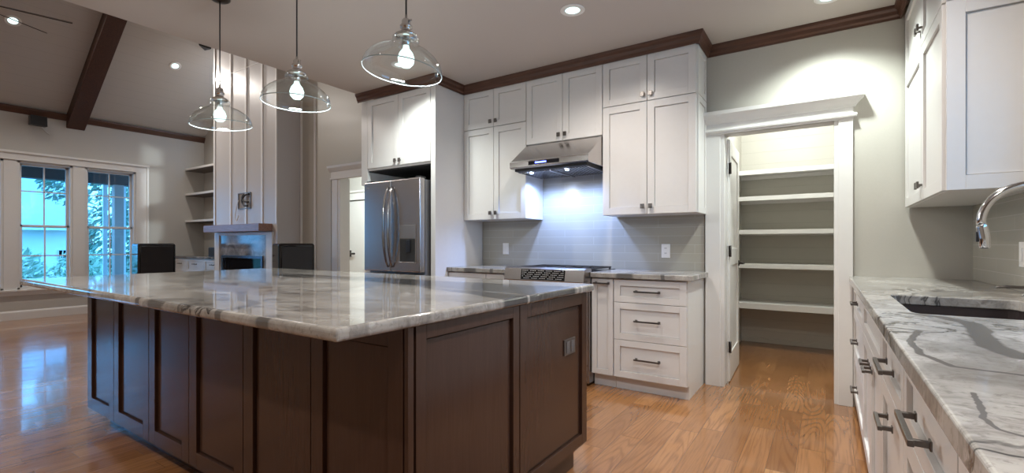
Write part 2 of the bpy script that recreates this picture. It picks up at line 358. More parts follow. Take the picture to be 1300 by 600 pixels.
# baseboards
BP = [(0, .001), (.016, .001), (.016, .115), (.008, .135), (0, .14)]
struct(MB().sweep([(LX+.001, SY), (LX+.001, 3.92)], BP), 'baseboard_left', trimw)
struct(MB().sweep([(-.84, 6.269), (.89, 6.269)], [(0, .001), (.014, .001), (.014, .05), (0, .06)]), 'baseboard_pantry', pantry_w)
struct(MB().sweep([(-6.55, WY-.001), (-5.83, WY-.001)], BP), 'baseboard_back', trimw)
# pantry casing and head
def casing():
    b = MB()
    b.box(-.828, -.715, WY-.03, WY-.001, 0, 2.05); b.box(-.828, -.70, WY-.02, WY-.001, 0, 2.05)
    b.box(.078, .163, WY-.03, WY-.001, 0, 2.05); b.box(.064, .163, WY-.02, WY-.001, 0, 2.05)
    b.box(-.70, -.685, WY-.02, WY+.12, 0, 2.06); b.box(.052, .066, WY-.02, WY+.12, 0, 2.06); b.box(-.70, .066, WY-.02, WY+.12, 2.05, 2.0849)
    b.box(-.672, -.668, WY+.05, WY+.07, 0, 2.05)
    struct(b, 'door_casing_pantry', trimw, .002)
    h = MB(); h.box(-.828, .165, WY-.035, WY-.001, 2.05, 2.14)
    h.sweep([(-.828, WY-.001), (-.828, WY-.001+.0)] if False else [(-.828, WY-.03), (.165, WY-.03), (.165, WY-.001)], [(0, 2.062), (.018, 2.066), (.022, 2.078), (.018, 2.09), (0, 2.094)])
    h.sweep([(-.828, WY-.03), (.165, WY-.03), (.165, WY-.001)], [(0, 2.135), (.012, 2.137), (.02, 2.155), (.045, 2.185), (.062, 2.20), (.066, 2.228), (0, 2.23)])
    struct(h, 'trim_3', trimw)
    b = MB()
    b.box(-5.80, -5.64, WY-.02, WY-.001, 0, 2.06); b.box(-5.77, -5.67, WY-.028, WY-.001, 0, 2.06); b.box(-4.74, -4.6, WY-.02, WY-.001, 0, 2.06)
    b.box(-5.64, -5.62, WY-.02, WY+.14, 0, 2.08); b.box(-4.76, -4.74, WY-.02, WY+.14, 0, 2.08)
    b.box(-5.82, -4.35, WY-.024, WY-.001, 2.06, 2.2)
    b.sweep([(-5.82, WY-.001), (-5.82, WY-.02), (-4.35, WY-.02)][1:], [(0, 2.06), (.02, 2.065), (.02, 2.085), (0, 2.09)])
    b.sweep([(-5.84, WY-.02), (-4.35, WY-.02)], [(0, 2.17), (.015, 2.175), (.055, 2.22), (.06, 2.25), (0, 2.255)])
    struct(b, 'door_casing_passage', trimw)
casing()
# battens on the tall boarded walls
b = MB()
for x in (-6.545, -6.21): b.box(x-.02, x+.02, WY-.02, WY-.0005, .14, 3.3 if x < -6.2 else 3.3)
struct(b, 'trim_4', batw, .003)
b = MB(); b.box(-6.57, -5.84, WY-.006, WY-.0004, .14, 4.0); b.box(-5.84, -4.27, WY-.006, WY-.0004, 2.27, 4.0)
struct(b, 'wall_panel_board', panelw)

# ------------------------------------------------------------------ windows
def window(n, y0, y1):
    zs, zt = .46, 2.44; P = PXp(LX); r = thing('window_%d' % n, (LX, (y0+y1)/2, zs), None, None); r['kind'] = 'structure'
    b = MB(); e = .03
    b.box(y0, y0+e, -.12, -.0, zs, zt, P).box(y1-e, y1, -.12, 0, zs, zt, P).box(y0, y1, -.12, 0, zs, zs+e, P).box(y0, y1, -.12, 0, zt-e, zt, P)
    b.build('window_frame', trimw, r, .002)
    ym = (y0+y1)/2; zm = 1.44
    for (nm, za, zb, d0) in (('lower_sash', zs+e, zm+.02, -.05), ('upper_sash', zm-.02, zt-e, -.09)):
        s = MB(); w_ = .032; a0, a1 = y0+e, y1-e
        s.box(a0, a0+w_, d0-.03, d0, za, zb, P).box(a1-w_, a1, d0-.03, d0, za, zb, P).box(a0, a1, d0-.03, d0, za, za+w_+.008, P).box(a0, a1, d0-.03, d0, zb-w_, zb, P)
        zc = (za+zb)/2-.0 if nm == 'lower_sash' else za+(zb-za)*.57
        s.box(ym-.009, ym+.009, d0-.025, d0-.004, za, zb, P).box(a0, a1, d0-.025, d0-.004, zc-.009, zc+.009, P)
        so = s.build(nm, trimw, r, .0015)
        MB().box(a0+w_, a1-w_, d0-.017, d0-.014, za+w_, zb-w_, P).build('pane', pane_g, so)
    return r
window(5, -1.35, -.45); window(1, 1.00, 1.692); window(2, 1.841, 2.477); window(3, 2.635, 3.327)
b = MB(); P = PXp(LX)
b.box(-1.5, -1.35, 0, .022, .44, 2.56, P).box(-.45, -.3, 0, .022, .44, 2.56, P).box(-1.35, -.45, 0, .022, 2.44, 2.56, P).box(-1.35, -.45, 0, .04, .42, .46, P); b.box(1.692, 1.841, -.12, .012, .46, 2.44, P).box(2.477, 2.635, -.12, .012, .46, 2.44, P)
b.box(3.327, 3.50, 0, .022, .44, 2.44, P).box(3.485, 3.52, 0, .034, .44, 2.58, P); b.box(.82, 1.0, 0, .022, .44, 2.44, P)
b.box(.80, 3.52, 0, .022, 2.44, 2.565, P).box(.79, 3.53, 0, .04, 2.545, 2.58, P).box(.8, 3.345, 0, .028, 2.44, 2.46, P)
struct(b, 'trim_5', trimw, .003)
b = MB(); b.box(.79, 3.54, -.1, .05, .435, .462, P).box(.82, 3.5, 0, .018, .37, .435, P); struct(b, 'window_sill', trimw, .003)
# window over the sink (outside the frame, it lights the counter)
r = thing('window_4', (RX, 1.6, 1.12), None, None); r['kind'] = 'structure'; P = PXm(RX); b = MB()
for (a0, a1, z0, z1) in ((1.3, 1.36, 1.3, 2.1), (2.44, 2.5, 1.3, 2.1), (1.36, 2.44, 1.3, 1.36), (1.36, 2.44, 2.04, 2.1), (1.88, 1.92, 1.36, 2.04)): b.box(a0, a1, -.12, 0, z0, z1, P)
b.build('window_frame', trimw, r, .002)

# ------------------------------------------------------------------ cabinet kit
def shaker(b, P, a0, a1, z0, z1, st=.06, th=.02, rec=.012, g=.0025):
    b.box(a0, a0+st, 0, th, z0, z1, P).box(a1-st, a1, 0, th, z0, z1, P).box(a0+st, a1-st, 0, th, z0, z0+st, P).box(a0+st, a1-st, 0, th, z1-st, z1, P)
    b.box(a0+st+g, a1-st-g, 0, th-rec, z0+st+g, z1-st-g, P)
    return b
def knob(P, a, z, d0, parent, name='knob'):
    b = MB(); b.box(a-.006, a+.006, d0, d0+.018, z-.006, z+.006, P).box(a-.0155, a+.0155, d0+.016, d0+.027, z-.019, z+.019, P)
    return b.build(name, pull, parent, .002)
def barpull(P, a, z, d0, parent, L=.19, m=None, vert=False):
    b = MB(); h = L/2
    for s in (-1, 1):
        c = a+s*(h-.012); b.box(c-.010, c+.010, d0, d0+.004, z-.010, z+.010, P).box(c-.006, c+.006, d0, d0+.034, z-.006, z+.006, P)
    b.box(a-h, a+h, d0+.026, d0+.037, z-.0065, z+.0065, P)
    return b.build('handle', m or pull, parent, .0015)
G = .0025
def cab_doors(r, P, spans, z0, z1, knobs=None, st=.058, m=white):
    out = []
    for (a0, a1, side) in spans:
        d = shaker(MB(), P, a0+G, a1-G, z0+G, z1-G, st).build('door', m, r, .0012)
        if side and knobs is not None: knob(P, a1-.033 if side == 'r' else a0+.033, knobs, .02, d)
        out.append(d)
    return out
UY = 3.85   # carcass front, doors reach 3.83
def upper(x0, x1, z0, z1, label, kz, split=None, y=UY, yb=WY-.014, st=.058, group=None):
    r = thing('upper_cabinet', ((x0+x1)/2, y, z0), label, 'cabinet', group)
    MB().box(x0+.001, x1-.001, y, yb, z0, z1).build('body', white, r, .001)
    xm = split or (x0+x1)/2
    cab_doors(r, PYm(y), [(x0, xm, 'r'), (xm, x1, 'l')], z0, z1, kz, st)
    return r
upper(-3.143, -2.38, 1.405, 2.33, 'tall white two-door wall cabinet hanging just right of the refrigerator panel', 1.47)
upper(-3.143, -2.38, 2.332, 2.712, 'short white cabinet at the crown, nearest the refrigerator panel', 2.385)
upper(-2.378, -1.605, 2.10, 2.712, 'white two-door cabinet directly above the steel range hood', 2.155)
r = upper(-1.603, -.832, 1.405, 2.33, 'tall white two-door wall cabinet between range hood and pantry doorway', 1.47)
shaker(MB(), PXp(-.833), 3.853, WY-.016, 1.406, 2.328, .05, .012, .007).build('side_panel', white, r, .001)
r = upper(-1.603, -.832, 2.332, 2.712, 'short white cabinet at the crown, nearest the pantry doorway', 2.385)
shaker(MB(), PXp(-.833), 3.853, WY-.016, 2.334, 2.71, .05, .012, .007).build('side_panel', white, r, .001)
r = thing('upper_cabinet', (-3.67, 3.42, 1.95), 'deep white two-door cabinet above the steel refrigerator', 'cabinet')
MB().box(-4.14, -3.206, 3.42, WY-.001, 1.95, 2.712).build('body', white, r, .001)
MB().box(-4.138, -3.208, 3.425, WY-.004, 1.938, 1.95).box(-4.138, -3.208, WY-.02, WY-.003, 1.80, 1.938).build('gap_shade_sheets', darkgap, r)  # dark sheets paint the shade in the gap above the refrigerator
cab_doors(r, PYm(3.42), [(-4.13, -3.66, 'r'), (-3.66, -3.208, 'l')], 1.97, 2.705, 2.02, .06)
MB().box(-4.245, -4.142, 3.41, 3.45, 1.80, 2.712).build('filler_strip', white, r, .001)
tag(MB().box(-3.204, -3.146, 3.40, WY-.013, 0, 2.712).build('refrigerator_side_panel', white, None, .002), 'tall plain white end panel standing to the right of the refrigerator', 'panel')
tag(MB().box(-4.245, -4.142, 3.452, WY-.001, 0, 2.712).build('refrigerator_side_panel', white, None, .002), 'tall white end panel hidden along the left of the refrigerator', 'panel')
# sink-wall uppers
P = PXm(.47)
for (z0, z1, kz, lab) in ((1.405, 2.272, 1.49, 'tall white wall cabinet on the sink wall above the counter corner'), (2.274, 2.712, 2.37, 'short white cabinet at the ceiling on the sink wall')):
    r = thing('upper_cabinet', (.6, 3.5, z0), lab, 'cabinet'); MB().box(.47, RX-.014, 2.925, WY-.014, z0, z1).build('body', white, r, .001)
    cab_doors(r, P, [(3.50, WY-.02, 'l'), (2.93, 3.50, 'r')], z0, z1, kz)
    shaker(MB(), PYm(2.925), .462, RX-.014, z0+.001, z1-.001, .065, .018, .012, .003).build('side_panel', white, r, .0012)
# lower cabinets on the range wall
BY = 3.61
def base(x0, x1, label, kind, side=False, group=None):
    r = thing('base_cabinet', ((x0+x1)/2, BY, 0), label, 'cabinet', group); P = PYm(BY)
    MB().box(x0+.001, x1-.001, BY, WY-.001, .105, .888).build('body', white, r, .001)
    MB().box(x0, x1+(.0 if not side else -.002), BY+.045, WY-.002, 0, .105).build('toe_kick', white, r, .001)
    if kind == 'drawers':
        for z0, z1 in ((.702, .880), (.407, .698), (.108, .403)):
            d = shaker(MB(), P, x0+.004, x1-.006, z0, z1, .05).build('drawer', white, r, .0012); barpull(P, (x0+x1)/2-.01, (z0+z1)/2+(.0 if z1 > .8 else .01), .02, d, .2)
    elif kind == 'pullout':
        d = shaker(MB(), P, x0+.004, x1-.003, .108, .880, .042).build('door', white, r, .0012); barpull(P, (x0+x1)/2, .845, .02, d, .13)
    else:
        d = shaker(MB(), P, x0+.004, x1-.003, .702, .880, .045).build('drawer', white, r, .0012)
        if kind == 'drawer_pull': barpull(P, (x0+x1)/2, .82, .02, d, .14)
        e = shaker(MB(), P, x0+.004, x1-.003, .108, .698, .05).build('door', white, r, .0012); knob(P, x1-.04, .65, .02, e)
    return r
base(-3.143, -2.68, 'white base cabinet with plain front beside refrigerator panel', 'plain')
base(-2.678, -2.377, 'narrow white base cabinet with bar pull, just left of the range', 'drawer_pull')
base(-1.600, -1.412, 'narrow white pull-out base cabinet just right of the range', 'pullout')
base(-1.410, -.842, 'white three-drawer base cabinet beside the pantry doorway', 'drawers', True)
def slab(name, pts, m, label, z0=.889, z1=.93, bev=.006):
    o = MB().prism(pts, z0, z1, 'z').build(name, m, None, bev, seg=3); return tag(o, label, 'countertop')
slab('countertop', [(-3.144, 3.56), (-2.376, 3.56), (-2.376, 4.157), (-3.144, 4.157)], g_back, 'short granite worktop between refrigerator panel and range')
slab('countertop', [(-1.598, 3.56), (-.80, 3.56), (-.80, 4.10), (-.83, 4.138), (-.838, 4.157), (-1.598, 4.157)], g_back, 'granite worktop between range and pantry doorway')

# ------------------------------------------------------------------ range hood
def hood():
    x0, x1 = -2.374, -1.607; r = thing('range_hood', ((x0+x1)/2, 3.56, 1.83), 'stainless steel under-cabinet range hood over the range', 'range hood')
    MB().prism([(3.56, 1.832), (3.54, 1.842), (3.54, 1.892), (3.56, 1.902), (3.832, 2.095), (WY-.014, 2.095), (WY-.014, 1.832)], x0, x1, 'x').build('canopy', steel_h, r, .003)
    f = MB().box(x0+.03, x1-.03, 3.58, 4.13, 1.812, 1.833).build('filter_tray', darkgap, r, .002)
    b = MB(); n = 26
    for i in range(n):
        x = x0+.045+(x1-x0-.09)*i/(n-1); b.prism([(3.62, 1.812), (3.62, 1.804), (4.05, 1.798), (4.05, 1.812)], x-.005, x+.005, 'x')
    b.box(-1.997, -1.984, 3.60, 4.08, 1.794, 1.812); b.build('baffle', steel, r)
    p = MB().box(x0+.20, x0+.50, 3.534, 3.541, 1.852, 1.884).build('control_strip', bglass, r, .001)
    MB().box(x0+.27, x0+.38, 3.5325, 3.5345, 1.861, 1.875).build('display', disp_m, p)
    for i, (x, y) in enumerate(((x0+.16, 3.66), (x0+.42, 3.60), (x1-.25, 3.66), (x1-.12, 4.0))):
        if i in (0, 2): MB().lathe([(.001, 1.7935), (.014, 1.794), (.016, 1.80), (.016, 1.81)], (x, y, 0), 16).build('lamp', led_m, r)
    for x in (x0+.16, x1-.25):
        l = bpy.data.lights.new('hood_lamp', 'SPOT'); l.energy = HOOD_W*5; l.color = (.33, .50, 1); l.spot_size = 2.6; l.spot_blend = .6; l.shadow_soft_size = .03
        o = bpy.data.objects.new('hood_lamp', l); COL.objects.link(o); o.location = (x, 3.80, 1.785); o.rotation_euler = (.18, 0, 0)
hood()
# ------------------------------------------------------------------ range
def rangeo():
    x0, x1 = -2.370, -1.606; r = thing('range', ((x0+x1)/2, 3.5, 0), 'stainless slide-in range under the hood', 'range')
    MB().box(x0, x1, 3.56, WY-.02, .02, .925).build('body', steel, r, .003)
    MB().box(x0+.01, x1-.01, 3.52, 3.57, .17, .80).build('oven_door', steel, r, .004)
    MB().box(x0+.12, x1-.12, 3.515, 3.521, .30, .66).build('oven_window', bglass, r, .002)
    MB().tube([(x0+.06, 3.475, .755), (x1-.06, 3.475, .755)], .012).tube([(x0+.08, 3.53, .755), (x0+.08, 3.475, .755)], .009).tube([(x1-.08, 3.53, .755), (x1-.08, 3.475, .755)], .009).build('oven_handle', chrome, r)
    MB().box(x0+.01, x1-.01, 3.53, 3.57, .03, .165).build('storage_drawer', steel, r, .004)
    c = MB().prism([(3.455, .838), (3.445, .85), (3.462, .950), (3.50, .962), (3.60, .955), (3.60, .838)], x0-.003, x1+.003, 'x').build('control_panel', steel, r, .003)
    g = MB().prism([(3.4455, .858), (3.442, .858), (3.455, .944), (3.4585, .944)], x0+.175, x0+.595, 'x').build('control_glass', bglass, c, .001)
    b = MB()
    for row in range(5):
        for k in range(26):
            if (k*7+row*3) % 5 == 0: continue
            x = x0+.19+k*.0155; z = .868+row*.016; y = 3.4405+(z-.858)*.151-.0007
            b.box(x, x+.008, y, y+.0012, z, z+.004)
    b.build('touch_marks', plate, g)
    MB().box(x0, x1, 3.56, WY-.03, .925, .934).build('cooktop', bglass, r, .002)
    gm = []
    for (a, bb) in ((x0+.03, x0+.37), (x0+.39, x1-.03)):
        q = MB(); z = .957
        for y in (3.62, 3.86, 4.10): q.box(a, bb, y-.007, y+.007, z-.012, z)
        for k in range(5):
            x = a+(bb-a)*k/4; q.box(x-.006, x+.006, 3.62, 4.10, z-.012, z)
        for x in (a+.006, bb-.006):
            for y in (3.63, 4.09): q.box(x-.008, x+.008, y-.008, y+.008, .934, z)
        q.build('grate', iron, r, .002)
    for (x, y) in ((x0+.2, 3.72), (x0+.2, 3.98), (x1-.2, 3.72), (x1-.2, 3.98)):
        MB().lathe([(.001, .934), (.05, .934), (.05, .942), (.03, .948), (.001, .949)], (x, y, 0), 20).build('burner', iron, r)
rangeo()
# ------------------------------------------------------------------ refrigerator
hsteel = M('dark_polished_steel', (.36, .34, .33), .15, 1, nscale=20)
def fridge():
    x0, x1 = -4.03, -3.222; yf = 3.27; r = thing('refrigerator', ((x0+x1)/2, 3.6, 0), 'stainless french-door refrigerator with an ice and water dispenser', 'refrigerator')
    # the depth places the right door edge against the end panel
    MB().box(x0+.005, x1-.005, yf+.075, 4.10, .02, 1.785).build('body', M('fridge_side_grey', (.20, .20, .21), .4, .6, nscale=40), r, .004)
    xm = (x0+x1)/2+.0
    for nm, a, bb in (('left', x0, xm-.003), ('right', xm+.003, x1)):
        d = MB().box(a, bb, yf, yf+.07, .885, 1.80).build('door', steel, r, .012, seg=4)
        if nm == 'left': tag(d, 'left refrigerator door')
        else: tag(d, 'right refrigerator door with dispenser')
        s = -1 if nm == 'left' else 1; hx = xm+s*.03; pts = []
        for k in range(17):
            t = k/16; z = .93+t*.80; bow = math.sin(math.pi*t); pts.append((hx+s*.004*bow, yf-.008-.062*bow**.6, z))
        MB().tube(pts, [.008+.007*math.sin(math.pi*k/16) for k in range(17)], 12).build('handle', hsteel, d)
        if nm == 'right':
            dx0, dx1 = xm+.135, xm+.345
            MB().box(dx0, dx1, yf-.004, yf+.004, 1.215, 1.345).build('dispenser_panel', greyp, d, .002)
            b = MB(); b.box(dx0, dx1, yf-.003, yf+.001, .985, 1.21); b.build('dispenser_recess', darkgap, d, .002)
            MB().box(dx0+.10, dx0+.15, yf-.02, yf-.003, 1.08, 1.20).build('dispenser_lever', black, d, .003)
            b = MB(); b.box(dx0-.006, dx0, yf-.006, yf, .98, 1.35).box(dx1, dx1+.006, yf-.006, yf, .98, 1.35).box(dx0-.006, dx1+.006, yf-.02, yf, .972, .986).build('dispenser_trim', steel_h, d, .001)
    MB().box(x0, x1, yf, yf+.07, .10, .865).build('freezer_drawer', steel, r, .012, seg=4)
    MB().tube([(x0+.06, yf-.05, .78), (x1-.06, yf-.05, .78)], .012).tube([(x0+.08, yf, .78), (x0+.08, yf-.05, .78)], .009).tube([(x1-.08, yf, .78), (x1-.08, yf-.05, .78)], .009).build('drawer_handle', chrome, r)
    for x in (x0+.05, x1-.05): MB().box(x-.03, x+.03, yf+.02, yf+.10, 1.80, 1.815).build('hinge_cover', black, r, .003)
    MB().box(x0+.035, x0+.075, yf-.0012, yf+.0005, 1.735, 1.745).build('badge', greyp, r)
    MB().box(x0+.02, x1-.02, yf+.03, 3.9, 0, .10).build('foot_grille', black, r, .003)
fridge()

# ------------------------------------------------------------------ island
IX0, IX1, IY0, IY1 = -3.98, -1.065, 1.03, 2.33
def island():
    r = thing('kitchen_island', ((IX0+IX1)/2, (IY0+IY1)/2, 0), 'dark espresso kitchen island cabinet under the long granite top', 'island')
    t = .02
    MB().box(IX0+t, IX1-t, IY0+t, IY1, .105, .904).build('body', island_m, r, .001)
    MB().box(IX0+.09, IX1-.03, IY0+.09, IY1-.10, 0, .105).build('toe_kick', island_m, r, .001)
    xs = [-3.98, -3.52, -3.01, -2.54, -2.04, -1.565, -1.086]
    P = PYm(IY0+t)
    for i in range(6):
        st = .074 if i != 5 else .068
        shaker(MB(), P, xs[i]+.0025, xs[i+1]-.0025, .106, .903, st, t, .013, .006).build('panel', island_m, r, .0012)
    MB().box(-1.082, IX1, IY0, IY0+.024, .106, .903).build('corner_post', island_m, r, .0012)
    P = PXp(IX1-t)
    shaker(MB(), P, 1.064, 1.662, .106, .903, .046, t, .013, .006).build('end_panel', island_m, r, .0012)
    p = shaker(MB(), P, 1.668, IY1, .106, .903, .058, t, .013, .006).build('end_panel', island_m, r, .0012)
    o = MB().box(2.085, 2.205, t-.012, t-.006, .605, .685, P).build('outlet_plate', M('bronze_plate', (.13, .11, .10), .3, .5, nscale=30), p, .002)
    b = MB()
    for y in (2.12, 2.17): b.box(y-.017, y+.017, t-.006, t-.003, .617, .673, P)
    b.build('socket', M('dark_socket', (.12, .11, .11), .4, nscale=30), o, .001)
    P = PXm(IX0+t); ys = [IY0+.03, 1.46, 1.90, IY1]
    for i in range(3): shaker(MB(), P, ys[i]+.002, ys[i+1]-.002, .106, .903, .07, t, .013, .006).build('side_panel', island_m, r, .0012)
    return r
island()
b = MB(); X0, X1, Y0, Y1 = -4.20, -1.045, .758, 2.39
b.prism([(X0, Y0), (X1, Y0), (X1, Y1), (X0, Y1)], .905, .943, 'z')
tag(b.build('countertop', g_island, None, .013, seg=4), 'huge polished granite slab with dark grey band on the dark island', 'countertop')

# ------------------------------------------------------------------ sink run
def sink_run():
    FX = .185
    P = PXm(FX)
    def unit(y0, y1, label, kind):
        r = thing('base_cabinet', (.5, (y0+y1)/2, 0), label, 'cabinet')
        MB().box(FX, RX-.001, y0+.001, y1-.001, .105, .66 if kind == 'sink' else .888).build('body', white, r, .001)
        if kind == 'sink': MB().box(FX, FX+.02, y0+.001, y1-.001, .66, .888).build('front_rail', white, r, .001)
        MB().box(FX+.06, RX-.002, y0, y1, 0, .105).build('toe_kick', white, r, .001)
        yc = (y0+y1)/2
        if kind == 'drawers':
            for z0, z1 in ((.702, .880), (.407, .698), (.108, .403)):
                d = shaker(MB(), P, y0+.003, y1-.003, z0, z1, .05).build('drawer', white, r, .0012); barpull(P, yc, (z0+z1)/2, .02, d, .14)
        elif kind == 'sink':
            d = shaker(MB(), P, y0+.003, y1-.003, .702, .880, .05).build('drawer_front', white, r, .0012)
            for a0, a1, k in ((y0+.003, yc-.0015, yc-.075), (yc+.0015, y1-.003, yc+.075)):
                d = shaker(MB(), P, a0, a1, .108, .698, .055).build('door', white, r, .0012); barpull(P, k, .62, .02, d, .10)
        else:
            d = shaker(MB(), P, y0+.003, y1-.003, .702, .880, .045).build('drawer', white, r, .0012); barpull(P, yc, .785, .02, d, .20)
            d = shaker(MB(), P, y0+.003, y1-.003, .108, .698, .055).build('door', white, r, .0012); barpull(P, yc, .615, .02, d, .15)
    unit(3.10, WY-.033, 'white three-drawer base cabinet on the sink side, beside the pantry casing', 'drawers')
    unit(2.13, 3.098, 'white sink base cabinet with paired doors below the undermount sink', 'sink')
    unit(1.55, 2.128, 'white sink-side cabinet with bar pulls, just nearer than the sink', 'dd')
    unit(.96, 1.548, 'white cabinet with the largest-looking bar pull at the lower right', 'dd')
    unit(.35, .958, 'nearest white base cabinet running out of the frame at bottom', 'dd')
    # worktop with sink cut-out
    E = .14; sx0, sx1, sy0, sy1 = .245, .655, 2.05, 2.74
    me = MB(); b = len(me.v)
    import bmesh
    outer = [(E, .30), (RX-.001, .30), (RX-.001, WY-.001), (.168, WY-.001), (.168, WY-.036), (E, WY-.05)]
    bm = bmesh.new()
    def ring(z, pts): return [bm.verts.new((x, y, z)) for x, y in pts]
    def rr(x0, x1, y0, y1, r, n=5):
        o = []
        for cx, cy, a in ((x1-r, y1-r, 0), (x0+r, y1-r, 90), (x0+r, y0+r, 180), (x1-r, y0+r, 270)):
            for k in range(n+1): t = math.radians(a+90*k/n); o.append((cx+r*math.cos(t), cy+r*math.sin(t)))
        return o
    inner = rr(sx0, sx1, sy0, sy1, .035)
    rings = {}
    for z in (.889, .93):
        eo = ring(z, outer); ei = ring(z, inner); ed = []
        for q in (eo, ei):
            for i in range(len(q)): ed.append(bm.edges.new((q[i], q[(i+1) % len(q)])))
        bmesh.ops.triangle_fill(bm, use_beauty=True, edges=ed); rings[z] = (eo, ei)
    for k in (0, 1):
        lo, hi = rings[.889][k], rings[.93][k]
        for i in range(len(lo)): j = (i+1) % len(lo); bm.faces.new((lo[i], lo[j], hi[j], hi[i]))
    bmesh.ops.recalc_face_normals(bm, faces=bm.faces)
    m = bpy.data.meshes.new('countertop'); bm.to_mesh(m); bm.free(); m.materials.append(g_right)
    o = bpy.data.objects.new('countertop', m); COL.objects.link(o)
    md = o.modifiers.new('bevel', 'BEVEL'); md.width = .005; md.segments = 3; md.limit_method = 'ANGLE'; md.angle_limit = math.radians(50)
    tag(o, 'white and grey granite worktop with winding black veins around the sink', 'countertop')
    # sink bowl
    r = thing('undermount_sink', ((sx0+sx1)/2, (sy0+sy1)/2, .70), 'dark undermount sink in the veined granite worktop', 'sink')
    sm = M('dark_sink_composite', (.035, .025, .025), .4, nscale=80, namp=.2); w_ = .012
    bw = MB(); o0 = rr(sx0-.004, sx1+.004, sy0-.004, sy1+.004, .035); o1 = rr(sx0-.016, sx1+.016, sy0-.016, sy1+.016, .045)
    n = len(o0); q = []
    for z, pts in ((.888, o1), (.72, o1)): q += [Vector((x, y, z)) for x, y in pts]
    for z, pts in ((.732, o0), (.888, o0)): q += [Vector((x, y, z)) for x, y in pts]
    bw.v = q
    for k in range(3):
        for i in range(n):
            j = (i+1) % n
            if k == 1: continue
            bw.f.append([k*n+i, k*n+j, (k+1)*n+j, (k+1)*n+i]); bw.smooth.append(False)
    for i in range(n): j = (i+1) % n; bw.f.append([3*n+i, 3*n+j, j, i]); bw.smooth.append(False)
    bw.f.append([n+i for i in range(n)]); bw.f.append([2*n+i for i in range(n)]); bw.smooth += [False]*2
    bw.build('bowl', sm, r)
    MB().lathe([(.001, .7345), (.042, .7345), (.045, .7325)], ((sx0+sx1)/2+.08, 2.4, 0), 20).build('drain', chrome, r)
    # faucet
    Y = 2.38; bx = .722; r = thing('faucet', (bx, Y, .93), 'arched pull-down kitchen faucet behind the sink', 'faucet')
    MB().lathe([(.001, .93), (.03, .93), (.03, .938), (.024, .945), (.022, 1.03), (.016, 1.045), (.0145, 1.05)], (bx, Y, 0), 20).build('base', chrome, r)
    cx, cz, R = .597, 1.238, .125; pts = [(bx, Y, 1.04), (bx, Y, 1.14)]
    for k in range(21): a = math.pi*k/20*1.02; pts.append((cx+R*math.cos(a), Y, cz+R*1.04*math.sin(a)))
    MB().tube(pts, .0135, 14).build('spout', chrome, r)
    e = Vector(pts[-1]); MB().tube([e, e+Vector((.002, 0, -.006)), e+Vector((.003, 0, -.010)), e+Vector((.008, 0, -.045)), e+Vector((.010, 0, -.082)), e+Vector((.010, 0, -.086))], [.0145, .0165, .0165, .0175, .0165, .013], 16).build('spray_head', chrome, r)
    MB().box(e.x-.014, e.x-.006, Y-.006, Y+.006, e.z-.062, e.z-.025).build('spray_button', black, r, .002)
    MB().tube([(bx, Y-.02, 1.0), (bx, Y-.045, 1.0), (bx-.01, Y-.10, 1.06)], [.008, .008, .006]).build('lever', chrome, r)
    # filtered-water tap, thin
    r = thing('soap_dispenser', (.70, 2.98, .93), 'slim metal soap dispenser with flat spout at right frame edge behind the sink', 'soap dispenser')
    MB().lathe([(.001, .93), (.02, .93), (.02, .936), (.011, .94), (.011, .965), (.001, .966)], (.74, 2.98, 0), 16).build('base', chrome, r)
    MB().tube([(.745, 2.98, .967), (.67, 2.98, .970), (.64, 2.98, .966)], [.008, .0065, .005]).build('spout', pull, r)
sink_run()

# ------------------------------------------------------------------ wall plates
def outlet(P, a, z, label, kind='outlet', d=0):
    r = thing('wall_outlet' if kind == 'outlet' else 'light_switch', P(a, d, z-.06), label, 'outlet' if kind == 'outlet' else 'switch')
    MB().box(a-.037, a+.037, d, d+.006, z-.06, z+.06, P).build('cover_plate', plate, r, .002)
    if kind == 'outlet':
        for s in (-.022, .022):
            f = MB().box(a-.016, a+.016, d+.006, d+.0085, z+s-.015, z+s+.015, P).build('socket', plate, r, .002)
            q = MB()
            for k in (-.006, .006): q.box(a+k-.0015, a+k+.0015, d+.0083, d+.0092, z+s-.004, z+s+.008, P)
            q.build('slot', black, f)
    else: MB().box(a-.016, a+.016, d+.006, d+.010, z-.032, z+.032, P).build('rocker', plate, r, .002)
outlet(PYm(WY-.012), -1.155, 1.10, 'white outlet on the tiled wall left of the pantry doorway')
outlet(PYm(WY-.012), -2.835, 1.11, 'white wall switch on the tile left of the range', 'switch')
outlet(PXm(RX-.012), 3.235, 1.11, 'white wall switch on the sink-wall tile at right frame edge', 'switch')

# ------------------------------------------------------------------ pantry
for i, (z, lab) in enumerate(((2.075, 'topmost white pantry shelf'), (1.785, 'second white pantry shelf from the top'), (1.395, 'middle white pantry shelf, third of five'), (.92, 'white pantry shelf level with the door lever'), (.335, 'lowest white pantry shelf just above the floor'))):
    pass
SHELF = []
def pshelves():
    # front edge about y = 5.85, measured heights of the front edges
    for (v0, v1, lab) in ((208, 214, 'topmost white shelf in the pantry'), (244, 250, 'second white shelf from the top in the pantry'), (290, 296, 'middle white shelf in the pantry, third of five'), (337, 343, 'fourth white pantry shelf, level with the door lever'), (391, 399, 'lowest white shelf in the pantry, above bare floor')):
        yf = 5.86; d = yf*math.cos(YAW)-.07*math.sin(YAW)
        z1 = 1.16+(HORIZON-v0)/600*d; z0 = 1.16+(HORIZON-v1)/600*d
        r = thing('pantry_shelf', (-.3, 6.05, z0), lab, 'shelf')
        MB().box(-.843, .895, yf+.018, 6.265, z1-.02, z1).build('board', trimw, r, .001)
        MB().box(-.843, .895, yf, yf+.018, z0, z1).build('front_edge', trimw, r, .0015)
        MB().box(-.843, .895, 6.245, 6.266, z1-.06, z1-.021).build('cleat', trimw, r, .001)
pshelves()
